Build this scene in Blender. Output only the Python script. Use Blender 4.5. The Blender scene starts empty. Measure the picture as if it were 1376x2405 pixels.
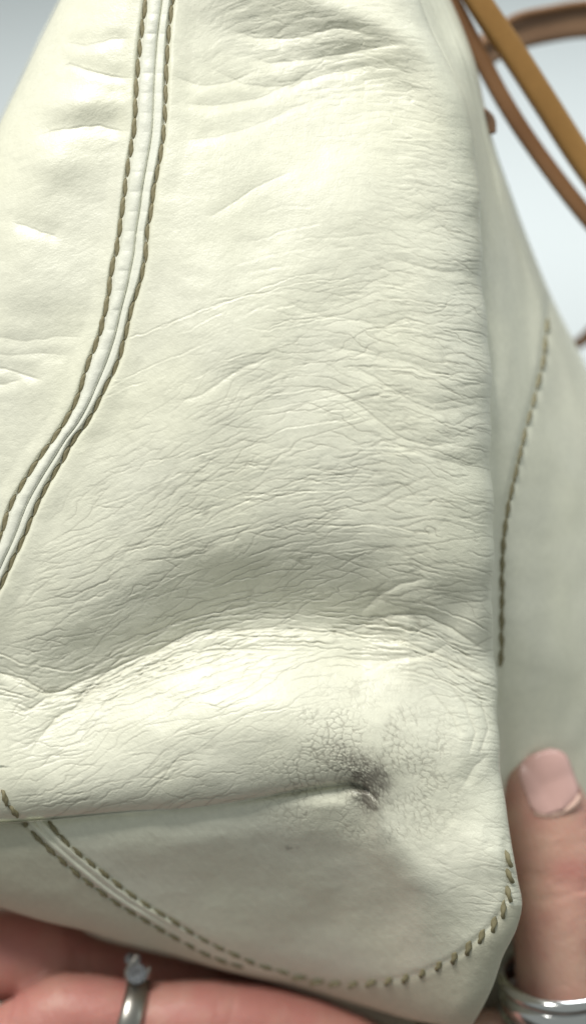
import bpy, bmesh, math, random
import numpy as np
from mathutils import Vector, Matrix

# ------------------------------------------------------------------ camera
sc = bpy.context.scene
S = 0.21 / 2405.0            # metres per photograph pixel on the focal plane
DIST = 0.30                  # lens to focal plane
PITCH = math.radians(35)     # the phone looks down
CAM = np.array([0.0, 0.0, 1.25])
RIGHT = np.array([1.0, 0, 0])
FWD = np.array([0, math.cos(PITCH), -math.sin(PITCH)])
UP = np.array([0, math.sin(PITCH), math.cos(PITCH)])

cd = bpy.data.cameras.new("camera")
cam = bpy.data.objects.new("camera", cd)
sc.collection.objects.link(cam)
cam.location = CAM
cam.rotation_euler = (math.radians(90) - PITCH, 0, 0)
cd.sensor_fit = 'VERTICAL'
cd.sensor_height = 36.0
cd.lens = 36.0 * DIST / 0.21
cd.clip_start = 0.01
cd.clip_end = 50
cd.dof.use_dof = True
cd.dof.focus_distance = DIST + 0.002
cd.dof.aperture_fstop = 4.2
sc.camera = cam

# ------------------------------------------------------------------ world and lamps
w = bpy.data.worlds.new("World")
sc.world = w
w.use_nodes = True
bg = w.node_tree.nodes['Background']
bg.inputs[0].default_value = (0.93, 1.0, 0.95, 1)
bg.inputs[1].default_value = 0.32


def lamp(name, loc, target, size, size_y, power, col):
    ld = bpy.data.lights.new(name, 'AREA')
    ld.shape = 'RECTANGLE'
    ld.size, ld.size_y = size, size_y
    ld.energy = power
    ld.color = col
    o = bpy.data.objects.new(name, ld)
    sc.collection.objects.link(o)
    o.location = loc
    o.rotation_euler = (Vector(target) - Vector(loc)).to_track_quat('-Z', 'Y').to_euler()
    return o


BAGC = (0.0, 0.25, 1.08)
lamp("ceiling_lamp", (-0.42, 0.22, 2.45), BAGC, 0.46, 0.38, 22.8, (1.0, 0.985, 0.92))
lamp("rear_fill_light", (0.42, 1.08, 1.95), (0.42, 1.081, 0.7), 0.5, 0.5, 8, (0.93, 0.98, 1.0))  # added overhead fill to brighten the background; no such lamp is seen
lamp("side_fill_light", (1.7, 0.2, 1.7), BAGC, 1.0, 1.0, 3, (0.90, 1.0, 0.95))  # weak fill from the right, an unseen source; no window is known

sc.view_settings.view_transform = 'Standard'
sc.view_settings.look = 'None'
sc.view_settings.exposure = 0.0
sc.view_settings.gamma = 1.0
sc.render.engine = 'CYCLES'
sc.cycles.max_bounces = 6
sc.cycles.use_denoising = True


# ------------------------------------------------------------------ helpers
def W(px, py, d):
    """photograph pixel and height towards the lens (in pixels) -> world point"""
    px, py, d = np.broadcast_arrays(np.asarray(px, float), np.asarray(py, float), np.asarray(d, float))
    dist = DIST - d * S
    k = dist / DIST * S
    return (CAM + RIGHT * ((px - 688) * k)[..., None] + UP * (-(py - 1202.5) * k)[..., None]
            + FWD * dist[..., None])


def setp(o, label=None, cat=None, group=None, kind=None):
    if label: o['label'] = label
    if cat: o['category'] = cat
    if group: o['group'] = group
    if kind: o['kind'] = kind
    return o


def link(name, me, parent=None):
    o = bpy.data.objects.new(name, me)
    sc.collection.objects.link(o)
    if parent is not None:
        o.parent = parent
        o.matrix_parent_inverse = parent_world(parent).inverted()
    return o


def parent_world(p):
    m = Matrix.LocRotScale(p.location, p.rotation_euler, p.scale)
    if p.parent is not None:
        return parent_world(p.parent) @ p.matrix_parent_inverse @ m
    return m


def empty(name, loc):
    o = bpy.data.objects.new(name, None)
    sc.collection.objects.link(o)
    o.empty_display_size = 0.02
    o.location = Vector(loc)
    return o


def mesh_from(name, V, F, mat, attrs=None, smooth=True):
    V = np.ascontiguousarray(V, dtype=np.float32).reshape(-1, 3)
    F = np.ascontiguousarray(F, dtype=np.int32)
    n = F.shape[1]
    me = bpy.data.meshes.new(name)
    me.vertices.add(len(V))
    me.vertices.foreach_set('co', V.ravel())
    me.loops.add(F.size)
    me.loops.foreach_set('vertex_index', F.ravel())
    me.polygons.add(len(F))
    me.polygons.foreach_set('loop_start', np.arange(0, F.size, n, dtype=np.int32))
    me.update(calc_edges=True)
    if smooth:
        me.polygons.foreach_set('use_smooth', np.ones(len(F), dtype=bool))
    for k, a in (attrs or {}).items():
        at = me.attributes.new(k, 'FLOAT', 'POINT')
        at.data.foreach_set('value', np.ascontiguousarray(a, dtype=np.float32).ravel())
    me.materials.append(mat)
    return me


def grid_faces(nr, nc):
    i = np.arange(nr - 1)[:, None] * nc + np.arange(nc - 1)[None, :]
    return np.stack([i, i + nc, i + nc + 1, i + 1], -1).reshape(-1, 4)


def cut_part(P, F, attrs, keep, name, mat):
    """one panel out of the big sheet"""
    f = F[keep]
    used, inv = np.unique(f.ravel(), return_inverse=True)
    return mesh_from(name, P[used], inv.reshape(f.shape), mat, {k: a[used] for k, a in attrs.items()})


def sm(a, b, x):
    t = np.clip((x - a) / (b - a), 0, 1)
    return t * t * (3 - 2 * t)


def gauss(x, wd):
    return np.exp(-(x / wd) ** 2)


def curve(pts):
    """smooth interpolation through (key, value) pairs"""
    k = np.array([p[0] for p in pts], float)
    v = np.array([p[1] for p in pts], float)
    m = np.gradient(v, k)

    def f(x):
        x = np.asarray(x, float)
        xc = np.clip(x, k[0], k[-1])
        i = np.clip(np.searchsorted(k, xc) - 1, 0, len(k) - 2)
        h = k[i + 1] - k[i]
        t = (xc - k[i]) / h
        r = ((2 * t**3 - 3 * t**2 + 1) * v[i] + (t**3 - 2 * t**2 + t) * h * m[i]
             + (-2 * t**3 + 3 * t**2) * v[i + 1] + (t**3 - t**2) * h * m[i + 1])
        return r
    return f


RT = np.random.RandomState(11).rand(5, 256, 256)


def noise(u, v, seed=0):
    a = RT[seed % 5]
    off = seed * 37
    iu, iv = np.floor(u), np.floor(v)
    fu, fv = u - iu, v - iv
    iu = (iu.astype(int) + off); iv = (iv.astype(int) + off * 3)
    fu = fu**3 * (fu * (fu * 6 - 15) + 10); fv = fv**3 * (fv * (fv * 6 - 15) + 10)
    g = lambda p, q: a[p & 255, q & 255]
    return ((g(iu, iv) * (1 - fu) + g(iu + 1, iv) * fu) * (1 - fv)
            + (g(iu, iv + 1) * (1 - fu) + g(iu + 1, iv + 1) * fu) * fv) * 2 - 1


def fbm(u, v, seed=0, o=4, g=0.5):
    r = 0; a = 1; s = 0
    for i in range(o):
        r = r + a * noise(u * 2**i + i * 7.3, v * 2**i + i * 3.1, seed + i)
        s += a; a *= g
    return r / s


def vor(u, v, seed=0, jit=0.9):
    """distance to the cell border, and a value per cell"""
    iu, iv = np.floor(u).astype(int), np.floor(v).astype(int)
    f1 = np.full(u.shape, 9.0); f2 = np.full(u.shape, 9.0); idv = np.zeros(u.shape)
    A, B, Cc = RT[seed % 5], RT[(seed + 1) % 5], RT[(seed + 2) % 5]
    for a in (-1, 0, 1):
        for b in (-1, 0, 1):
            p, q = (iu + a + seed * 13) & 255, (iv + b + seed * 29) & 255
            cx = iu + a + 0.5 + (A[p, q] - 0.5) * jit
            cy = iv + b + 0.5 + (B[p, q] - 0.5) * jit
            d = np.hypot(u - cx, v - cy)
            near = d < f1
            f2 = np.where(near, f1, np.minimum(f2, d))
            idv = np.where(near, Cc[p, q], idv)
            f1 = np.where(near, d, f1)
    return (f2 - f1) * 0.5, idv


def polydist(x, y, pts):
    """distance to a polyline, side (positive below/right) and position along it 0..1"""
    pts = np.array(pts, float)
    seg = np.hypot(*(pts[1:] - pts[:-1]).T)
    cum = np.concatenate([[0], np.cumsum(seg)])
    best = np.full(x.shape, 1e9); side = np.zeros(x.shape); al = np.zeros(x.shape)
    for i in range(len(pts) - 1):
        a, b = pts[i], pts[i + 1]
        ab = b - a
        t = np.clip(((x - a[0]) * ab[0] + (y - a[1]) * ab[1]) / (ab @ ab), 0, 1)
        dx, dy = x - a[0] - t * ab[0], y - a[1] - t * ab[1]
        d = np.hypot(dx, dy)
        m = d < best
        best = np.where(m, d, best)
        side = np.where(m, np.sign(ab[0] * dy - ab[1] * dx), side)
        al = np.where(m, (cum[i] + t * seg[i]) / cum[-1], al)
    return best, side, al


# ------------------------------------------------------------------ outlines and seams of the bag (photograph pixels)
ROW_A = [(352, -150), (343, 0), (330, 100), (321, 200), (316, 300), (300, 400), (287, 500), (274, 590), (265, 625),
         (254, 702), (234, 788), (208, 854), (178, 946), (153, 992), (130, 1027), (92, 1078), (56, 1134), (25, 1190),
         (5, 1251), (-40, 1360), (-75, 1480), (-90, 1620), (-60, 1760)]
ROW_B = [(420, -150), (407, 0), (399, 61), (394, 127), (391, 193), (389, 265), (384, 330), (374, 387), (362, 448),
         (356, 498), (348, 539), (343, 605), (331, 661), (310, 727), (295, 793), (277, 854), (249, 910), (224, 961),
         (203, 997), (175, 1032), (153, 1073), (125, 1119), (102, 1160), (81, 1205), (56, 1266), (31, 1317),
         (10, 1363), (-12, 1410), (-30, 1480), (-40, 1620), (-20, 1760)]
ROW_C = [(-40, 1790), (0, 1847), (20, 1892), (51, 1925), (81, 1959), (122, 1999), (168, 2040), (219, 2081), (275, 2121),
         (326, 2152), (376, 2182), (432, 2213), (488, 2243), (539, 2262), (600, 2279)]
ROW_D = [(30, 1830), (70, 1885), (109, 1925), (153, 1974), (198, 2014), (244, 2050), (295, 2091), (351, 2129),
         (407, 2162), (463, 2198), (524, 2230), (570, 2250), (600, 2265), (650, 2279), (700, 2290)]
ROW_E = [(690, 2290), (752, 2304), (818, 2311), (890, 2306), (946, 2297), (991, 2284), (1037, 2264), (1083, 2238),
         (1124, 2203), (1159, 2167), (1184, 2126), (1194, 2076), (1190, 2030), (1187, 1974)]
xA = curve([(y, x) for x, y in ROW_A])
xB = curve([(y, x) for x, y in ROW_B])
xC = curve([(y, x) for x, y in ROW_C])
xD = curve([(y, x) for x, y in ROW_D])
base_line = curve(ROW_C[:-1] + [(600, 2282), (690, 2294)] + ROW_E[1:11])

XL = curve([(-200, 232), (-100, 188), (0, 142), (100, 92), (200, 44), (290, 0), (450, -70), (700, -150), (1000, -210),
            (1500, -240), (1900, -230), (2150, -200), (2450, -180)])
XR = curve([(-200, 930), (0, 985), (70, 1012), (150, 1052), (230, 1090), (320, 1112), (450, 1126), (600, 1134),
            (900, 1147), (1100, 1152), (1300, 1157), (1500, 1163), (1700, 1170), (1800, 1177), (1903, 1188),
            (1979, 1200), (2065, 1215), (2126, 1225), (2182, 1212), (2248, 1180), (2310, 1159), (2360, 1136),
            (2420, 1100)])
_XR = XR


def XR(y):
    y = np.asarray(y, float)
    return _XR(y) + sm(200, 500, y) * sm(2000, 1700, y) * (3.5 * np.sin(y / 61) + 2.5 * np.sin(y / 23 + 1) + 4 * np.sin(y / 170 + 2))


YB = curve([(-300, 2075), (-100, 2100), (0, 2131), (102, 2163), (203, 2187), (285, 2213), (407, 2243), (509, 2274),
            (610, 2299), (700, 2318), (778, 2341), (879, 2370), (961, 2394), (1040, 2408), (1120, 2412), (1240, 2405)])
KX = curve([(-250, 1938), (0, 1933), (110, 1925), (300, 1906), (440, 1896), (560, 1880), (700, 1854), (780, 1842),
            (830, 1838), (862, 1851), (920, 1930), (1000, 2030), (1090, 2085), (1195, 2105), (1260, 2110)])
VX = curve([(-250, 1600), (-100, 1600), (0, 1598), (110, 1622), (230, 1588), (330, 1545), (450, 1492), (540, 1470), (640, 1462),
            (850, 1480), (1000, 1503), (1100, 1550), (1200, 1590)])
GX = curve([(300, -110), (500, -70), (650, -35), (750, 5), (850, 38), (930, 75), (990, 115), (1060, 220), (1150, 380)])


KU = curve([(-250, 1938), (0, 1933), (110, 1927), (300, 1912), (560, 1890), (700, 1880), (820, 1896), (920, 1952), (1000, 2020), (1090, 2078), (1195, 2105), (1260, 2112)])
UND = curve([(-250, .72), (100, .78), (500, .88), (800, .90), (1000, .76), (1100, .52), (1250, .2)])


def flow(x):
    """fall of the crease direction, so that creases are lines of constant V"""
    xs = np.arange(-400, 1700, 10.0)
    sl = np.interp(xs, [-400, 0, 200, 500, 700, 850, 1000, 1150, 1700], [.2, .25, .42, .38, .16, .04, -.14, -.2, -.2])
    return np.interp(x, xs, np.cumsum(sl) * 10)


random.seed(5)
rs = np.random.RandomState(3)

# long creases, as runs along the flow: (x0, x1, V, wobble seed, depth, width)
LONG = []
for i in range(46):      # packed along the main fold, running with it
    x0 = rs.uniform(-80, 1000); ln = rs.uniform(120, 480)
    LONG.append(('fold', x0, x0 + ln, rs.normal(18, 46), i, rs.uniform(1.0, 3.0), rs.uniform(1.4, 2.2)))
for i in range(110):      # across the middle of the gusset
    x0 = rs.uniform(150, 1050); ln = rs.uniform(60, 330)
    LONG.append(('flow', x0, x0 + ln, rs.uniform(980, 1900), 100 + i, rs.uniform(0.5, 1.6), rs.uniform(1.3, 1.8)))
for i in range(40):      # upper, fainter
    x0 = rs.uniform(420, 1050); ln = rs.uniform(60, 260)
    LONG.append(('flow', x0, x0 + ln, rs.uniform(180, 1050), 300 + i, rs.uniform(0.3, 0.9), rs.uniform(2.4, 4)))
for i in range(26):      # lower left, steeper
    x0 = rs.uniform(-60, 560); ln = rs.uniform(60, 300)
    LONG.append(('flow', x0, x0 + ln, rs.uniform(1690, 2020), 400 + i, rs.uniform(0.6, 1.4), rs.uniform(1.3, 1.8)))

# folds traced one by one: (points, dent, width above, width below, sharpness line)
FOLDS = [
    ([(75, 326), (120, 312), (175, 303), (235, 296), (312, 312)], 10, 34, 18, 1.6),
    ([(130, 172), (165, 150), (215, 168), (260, 178), (318, 186)], 8, 26, 12, 2.0),
    ([(140, 100), (200, 108), (260, 96), (320, 90)], 6, 22, 14, 1.0),
    ([(150, 232), (230, 240), (315, 236)], -4, 22, 22, 0),
    ([(25, 520), (70, 534), (110, 548), (150, 566)], 7, 26, 16, 1.2),
    ([(-40, 790), (60, 800), (130, 792), (215, 788)], 3.5, 20, 16, .8),
    ([(-60, 822), (20, 838), (90, 830), (180, 834)], 3, 14, 12, .7),
    ([(-60, 862), (10, 868), (50, 880), (110, 892)], 8, 24, 15, 1.6),
    ([(-60, 900), (10, 905), (60, 893)], 6, 16, 13, 1.2),
    ([(-30, 700), (60, 690), (150, 700), (240, 690)], -5, 40, 40, 0),
    ([(400, 175), (470, 200), (540, 195), (620, 160)], 4, 16, 12, 1.0),
    ([(400, 236), (500, 250), (600, 232), (700, 190), (800, 120)], 6, 22, 16, 1.0),
    ([(395, 330), (500, 322), (590, 300), (700, 250), (800, 215)], 4, 26, 14, .6),
    ([(520, 60), (600, 92), (690, 90), (800, 62), (900, 88)], 6, 18, 14, 1.2),
    ([(560, 130), (640, 150), (740, 140), (850, 118), (960, 100)], 7, 18, 14, 1.2),
    ([(480, 150), (570, 200), (680, 205), (790, 170), (900, 150)], 5, 14, 12, 1.0),
    ([(480, 520), (560, 470), (620, 430), (700, 400)], 3, 16, 14, 1.0),
    ([(900, 600), (960, 620), (1040, 640), (1110, 636)], 3, 12, 12, .9),
    ([(800, 850), (880, 885), (950, 935), (1020, 965), (1120, 950)], 5, 22, 14, 1.4),
    ([(700, 905), (800, 925), (860, 965), (930, 1020), (1010, 1050), (1130, 1030)], 6, 26, 16, 1.6),
    ([(850, 1010), (930, 1040), (1010, 1075), (1135, 1110)], 4, 16, 14, 1.2),
    ([(740, 800), (850, 830), (960, 850), (1090, 905)], 4, 20, 14, .9),
    ([(640, 700), (760, 740), (860, 760), (960, 760)], 3, 20, 16, .6),
    ([(400, 950), (480, 925), (560, 870), (660, 830)], 2.5, 16, 10, 1.3),
    ([(-60, 1575), (0, 1582), (60, 1596), (112, 1626), (150, 1622), (215, 1590), (300, 1558)], 10, 26, 12, 3.6),
    ([(0, 1640), (60, 1672), (110, 1640), (190, 1632), (260, 1570), (330, 1540), (420, 1520)], 6, 14, 10, 3.2),
    ([(60, 1790), (90, 1740), (130, 1690), (190, 1650), (240, 1600), (330, 1550), (420, 1500), (470, 1480)], 5, 12, 12, 3.0),
    ([(330, 1545), (400, 1508), (460, 1482), (560, 1478), (700, 1480), (800, 1484), (850, 1488)], 4, 16, 12, 2.2),
    ([(230, 1640), (300, 1590), (400, 1545), (450, 1530), (560, 1524), (700, 1530)], 4, 12, 9, 2.6),
    ([(820, 1478), (880, 1452), (930, 1440), (1000, 1445), (1060, 1475), (1150, 1540)], 6, 18, 10, 2.8),
    ([(860, 1510), (940, 1500), (1010, 1530), (1080, 1560), (1150, 1600)], 6, 14, 10, 2.8),
    ([(780, 1545), (880, 1552), (980, 1540), (1030, 1528), (1060, 1500)], 6, 14, 10, 2.4),
    ([(840, 1440), (890, 1400), (940, 1372), (1010, 1358)], 4, 14, 10, 2.0),
    ([(1090, 1600), (1130, 1650), (1145, 1710), (1120, 1790)], 5, 14, 14, 2.0),
    ([(1040, 1600), (1090, 1650), (1115, 1720), (1095, 1790)], 5, 12, 14, 1.8),
    ([(1000, 1610), (1060, 1680), (1085, 1740)], 3, 12, 12, 1.6),
    ([(1085, 1850), (1110, 1800), (1150, 1770)], 8, 24, 16, 1.2),
    ([(1050, 1930), (1090, 1960), (1150, 1975)], -5, 24, 24, 0),
]


def depth(x, y, fine=True):
    """height of the leather towards the lens, in pixels; also dirt and crack masks"""
    x = np.asarray(x, float); y = np.asarray(y, float)
    D = np.zeros(x.shape)
    below = sm(-1, 2.5, y - KX(x))
    # overall roundness
    D -= ((x - 640) / 900) ** 2 * 70
    D -= sm(500, -200, y) * 40
    D += gauss(y - 1040, 440) * gauss(x - 720, 420) * 60
    D -= gauss(y - 420, 200) * gauss(x - 230, 130) * 10
    # hollow in the upper right, beneath the ridge
    p = y - GX(x)
    mg = sm(380, 640, x) * sm(1090, 930, x)
    D -= mg * 40 * np.where(p > 0, sm(0, 150, p) * (1 - sm(150, 520, p)), 0)
    D += mg * 10 * gauss(p + 6, 34)
    D += 24 * gauss(x - 470, 130) * gauss(y - 640, 300)
    # ridge running down from the hollow towards lower left
    dd, sd, al = polydist(x, y, [(1000, 260), (860, 420), (700, 640), (520, 900), (420, 1060)])
    D += 16 * gauss(dd, 120)
    # main fold
    q = y - VX(x) + 10 * fbm(x / 140, y / 140, 9, 2)
    mv = np.interp(x, [-200, 60, 200, 520, 850, 960, 1050, 1160], [.45, .5, .85, 1.1, 1.0, .7, .75, .6])
    D -= mv * 94 * np.where(q < 0, gauss(q, 145), gauss(q, 150))
    D -= mv * np.interp(x, [200, 450], [.15, 1]) * 7 * np.where(q < 0, gauss(q, 46), gauss(q, 26))
    D -= 16 * gauss(x - 1075, 50) * gauss(y - 1425, 60)
    D += 24 * gauss(x - 620, 330) * gauss(y - 1690, 110)
    D += 18 * gauss(x - 860, 150) * gauss(y - 1770, 90)
    # left panel bumps
    D += 9 * gauss(y - 250, 40) * gauss(x - 190, 90) + 9 * gauss(y - 380, 50) * gauss(x - 150, 90)
    D += 9 * gauss(y - 640, 90) * gauss(x - 70, 90)
    # rolled lip over the under side
    t = KX(x) - y
    H = np.interp(x, [-200, 100, 300, 560, 700, 800, 850, 885], [112, 106, 96, 78, 56, 38, 22, 0])
    Rl = np.interp(x, [-200, 300, 700, 880, 1000], [120, 115, 90, 60, 50])
    tt = np.clip(1 - t / Rl, 0, 1)
    mk = sm(900, 840, x)
    D -= np.where(t > 0, (0.74 * H + 6 * mk) * (1 - np.sqrt(np.maximum(1 - tt**2, 0))), 0) + 0
    Hs = np.interp(x, [-200, 300, 600, 700, 850, 1000, 1150], [112, 96, 74, 60, 38, 14, 0])
    near_k = gauss(np.maximum(y - KX(x), 0), 105)
    D -= below * ((H + 6 * mk) * near_k + Hs * (1 - near_k))
    D -= 10 * gauss(t + 2, 5) * sm(868, 835, x) * sm(520, 720, x)
    D -= np.where(t < 0, mk * 12 * np.exp(t / 16), 0) * below
    D += sm(0, 14, -t) * 13 * gauss(x - 760, 110) * gauss(y - 1886, 30)
    D += sm(8, 20, -t) * 8 * gauss(x - 836, 26) * gauss(y - 1866, 14)
    # under side falling away
    un = np.maximum(y - KU(x), 0)
    soft = np.where(un < 90, un**2 / 180, un - 45)
    D -= soft * UND(x)
    D -= 9 * fbm(x / 230, y / 160, 21, 2) * sm(0, 120, un)
    # edge between corner facets, from the stain to the corner
    D += 16 * gauss(x - 1130, 90) * gauss(y - 2020, 60)
    D -= 12 * gauss(x - 1130, 50) * gauss(y - 1850, 60)
    # rounding into the outlines
    for dist, Rr, am in ((x - XL(y), 190, .8), (XR(y) - x, np.interp(y, [0, 300, 1600, 2000], [80, 180, 140, 70]), .8),
                         (YB(x) - y, 90, .8)):
        e = np.clip(1 - np.maximum(dist, 0) / Rr, 0, 1)
        D -= am * Rr * (1 - np.sqrt(np.maximum(1 - e**2, 0)))

    # seam with piping
    seam = np.zeros(x.shape)
    gA = (xA(y + 4) - xA(y - 4)) / 8
    for (fa, fb, y0, y1, on) in ((xA, xB, -400, 1800, 1), (xC, xD, 1925, 2262, 0)):
        if on:
            m = (y < y1) & (t > 0)
            e = (x - fa(y)) / (fb(y) - fa(y))
            wp = (fb(y) - fa(y)) / np.sqrt(1 + gA**2)
            pa, pb = e * wp, (1 - e) * wp
            bead = 2.4 * sm(1250, 500, y) * (.7 + .6 * noise(y / 60, y * 0, 2))
            pinch = np.abs(np.sin(math.pi * (y * 1.035 + 14) / 48.0)) ** .5
            pip = np.sqrt(np.maximum(1 - ((pa - .34 * wp) / (.25 * wp)) ** 2, 0)) * (10.5 + bead * pinch + 1.5 * fbm(x / 24, y / 24, 4, 2))
            strip = sm(.58, .66, e) * sm(3, 10, pb) * (7 + .5 * bead * pinch)
            prof = pip + strip - 8 * gauss(pa, 6) - 8 * gauss(pb, 6) - 4 * gauss(pa - .61 * wp, 2.6) * (.35 + .65 * sm(1050, 700, y))
            prof = prof + 5 * sm(-45, -10, pa) * sm(0, -8, pa) + 5 * sm(-60, -9, pb) * sm(0, -7, pb)
            prof = np.where(m, prof, 0)
        else:
            m = (t < 0) & (y < y1 + 20)
            e = (x - fa(y)) / np.maximum(fb(y) - fa(y), 8)
            fade = sm(y1 + 15, y1 - 140, y)
            prof = (7 * sm(.1, .25, e) * sm(.9, .78, e) - 5 * gauss(e - .48, .09)
                    - 6 * gauss(e, .12) - 6 * gauss(e - 1, .12)) * fade
            prof = np.where(m, prof, 0)
        D += prof
        seam = np.maximum(seam, np.where(m, sm(-.25, 0, e) * sm(1.25, 1, e), 0))
    # groove under the base stitching
    de, _, _ = polydist(x, y, ROW_E)
    D -= 4 * gauss(de, 9)

    free = 1 - seam
    crack = np.zeros(x.shape); dirt = np.zeros(x.shape)
    if not fine:
        return D, dirt, crack

    # traced folds
    wob = 5 * fbm(x / 45, y / 45, 31, 3)
    for k, (pts, amp, wa, wb, sharp) in enumerate(FOLDS):
        amp *= .62; sharp *= .8
        a = np.array(pts)
        bb = ((x > a[:, 0].min() - 90) & (x < a[:, 0].max() + 90) & (y > a[:, 1].min() - 90) & (y < a[:, 1].max() + 90))
        if not bb.any():
            continue
        d, s, al = polydist(x[bb], y[bb] + wob[bb], pts)
        end = sm(0, .22, al) * sm(1, .78, al)
        v = -amp * end * np.where(s < 0, gauss(d, wa), gauss(d, wb))
        g = gauss(d, 2.6) * end * sharp
        D[bb] += (v * 1.0 - g) * free[bb]
        crack[bb] = np.maximum(crack[bb], g / 4 * free[bb])

    # flow coordinates
    V = y + flow(x) + 16 * fbm(x / 190, y / 190, 2, 3)
    U = x + 20 * fbm(x / 160, y / 160, 6, 2)
    up = sm(1150, 700, y)
    # region strengths
    onleft = sm(xA(y) + 4, xA(y) - 10, x) * (y < 1800)
    under = below
    und2 = np.where(x > 880, sm(-30, 110, y - KX(x)), under)
    cr = (sm(700, 1250, y + (x - 400) * .75) * sm(0, 120, x - xB(y)) + .10) * (1 - .95 * und2) * (1 - .85 * onleft)
    band = gauss(y - VX(x) - 26, 62) * (1 - und2)
    st = np.hypot((x - 850) / 1.15, y - 1815)
    cr = np.clip(cr + .5 * band, 0, 1.25) * (1 - .85 * sm(330, 110, st)) * (1 - .6 * gauss(x - 1080, 120) * gauss(y - 1960, 140))
    soft_w = (.10 + .85 * mg * gauss(p - 120, 150) + .45 * sm(820, 1000, x) * sm(1500, 900, y) * sm(100, 400, y)
              + .5 * band + .5 * gauss(x - 1100, 60) * gauss(y - 1680, 160)) * (1 - .9 * und2) + .12 * onleft
    # broad lumps
    D += 5.0 * fbm(x / 170, y / 130, 1, 3) * free
    # soft wrinkles stretched along the flow
    wr = fbm(U / 64, V / 18, 3, 3, .5)
    D += 1.6 * wr * soft_w * free
    wr2 = 1 - np.abs(fbm(U / 52 + 9, V / 15, 12, 2, .5)) * 2.6
    D -= 1.1 * np.clip(wr2, 0, 1) ** 3 * soft_w * free

    def lines(fld, period, wpx):
        # thin valleys along the whole numbers of a wavy phase; distance measured in pixels
        phi = fld / period
        gx = np.gradient(phi, axis=1) / np.gradient(x, axis=1)
        gy = np.gradient(phi, axis=0) / np.maximum(np.gradient(y, axis=0), .3)
        dpx = np.abs(phi - np.round(phi)) / np.maximum(np.hypot(gx, gy), .35 / period)
        return gauss(dpx, wpx), np.round(phi)

    jg = 3.4 * fbm(x / 17, y / 17, 33, 3)
    for (tilt, per, am, wd, sd, ml) in ((0, 17, .95, 1.35, 40, 1), (.34, 27, .8, 1.3, 50, 1), (-.30, 29, .72, 1.3, 60, 1)):
        warp = 32 * fbm(x / 150, y / 95, sd, 3)
        g, idx = lines(V + tilt * x + warp + jg, per, wd)
        br = np.clip(.15 + 2.0 * noise(U / 75 + idx * 3.7, idx * 1.9, sd + 1), 0, 1.2)
        k = cr * free * br
        D -= am * g * k
        crack = np.maximum(crack, .62 * g * k)
    g, idx = lines(y - VX(x) + 15 * fbm(x / 130, y / 50, 71, 3) + .8 * jg, 13, 1.5)
    k = np.clip(gauss(y - VX(x) - 22, 50), 0, 1) * free * (1 - onleft) * np.clip(.3 + 1.8 * noise(x / 90 + idx * 2.3, idx * 1.3, 72), 0, 1.2)
    D -= 3.3 * g * k
    crack = np.maximum(crack, .7 * g * k)
    # fine cells between them
    jx = 5 * fbm(x / 22, y / 22, 14, 3); jy = 5 * fbm(x / 20 + 5, y / 20, 17, 3)
    amp1 = np.clip(.55 + .9 * fbm(x / 90, y / 60, 8, 2), .0, 1.3)
    e1, i1 = vor((U + 2 * jx) / 96, (V + jy * 1.3) / 23, 1)
    lenz = np.clip(.25 + 1.5 * fbm(U / 60, V / 26, 24, 2), 0, 1.2)
    c1 = np.clip(1 - e1 * 23 / 2.6, 0, 1) * amp1 * lenz
    e2, i2 = vor((U + 2 * jx) / 44, (V + jy) / 14, 2)
    c2 = np.clip(1 - e2 * 14 / 2.0, 0, 1) * np.clip(.1 + 1.5 * fbm(x / 60, y / 40, 5, 2), 0, 1)
    st = np.hypot((x - 850) / 1.15, y - 1815)
    near = sm(330, 120, st)
    D += (i1 - .5) * .8 * cr * free * (1 - near) * sm(0, .25, e1)
    D -= (1.3 * c1 + .7 * c2) * cr * free * (1 - .85 * near)
    crack = np.maximum(crack, np.clip(c1 * .45 * cr * (1 - near), 0, 1) * free)
    # crackle round the stain
    e3, i3 = vor((x + jx * 2.0) / 18, (y + jy * 2.0) / 15, 3, 1.0)
    a3 = np.clip(.72 + 1.2 * fbm(x / 40, y / 40, 19, 2), 0, 1.1)
    c3 = np.clip(1 - e3 * 16.5 / 1.6, 0, 1) * a3
    e4, i4 = vor((x + jx * .6) / 11, (y + jy * .6) / 10, 4, 1.0)
    c4 = np.clip(1 - e4 * 10.5 / 1.7, 0, 1)
    ring = sm(300, 120, st) * (1 - .9 * sm(50, 110, un)) * sm(1130, 1060, x)
    core = np.clip(.9 * gauss(x - 850 - .5 * (y - 1805), 60) * gauss(y - 1806, 44) + gauss(x - 872, 42) * gauss(y - 1868, 42)
                   + .55 * gauss(x - 790, 44) * gauss(y - 1770, 30), 0, 1)
    e5, i5 = vor((x + jx) / 7.5, (y + jy) / 7, 2, 1.0)
    D -= (1.25 * c3 * ring + 1.3 * c4 * core) * free
    D += (i3 - .5) * .3 * ring * sm(0, .2, e3)
    crack = np.maximum(crack, .65 * c3 * ring)
    sp = fbm(x / 13, y / 13, 23, 3)
    c2core = np.clip(gauss(x - 872, 46) * gauss(y - 1828, 40) + .8 * gauss(x - 865, 34) * gauss(y - 1890, 34), 0, 1)
    peb = np.clip(1 - e5 * 7.2 / 1.6, 0, 1)
    dirt = np.clip(core * (.32 + .16 * c4 + .42 * peb + .35 * sp - .14 * (i5 > .6))
                   + c2core * (.42 + .2 * peb + .3 * sp) + .22 * ring * c3 * sm(260, 90, st), 0, .93)
    D -= 1.2 * peb * core
    # rubbed marks on the under side
    dirt = np.maximum(dirt, .5 * gauss(x - 682, 16) * gauss(y - 1993, 8) * sm(-.1, .3, sp))
    dirt = np.maximum(dirt, .3 * gauss(x - 650, 9) * gauss(y - 2003, 8) * sm(-.1, .3, sp))
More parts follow.
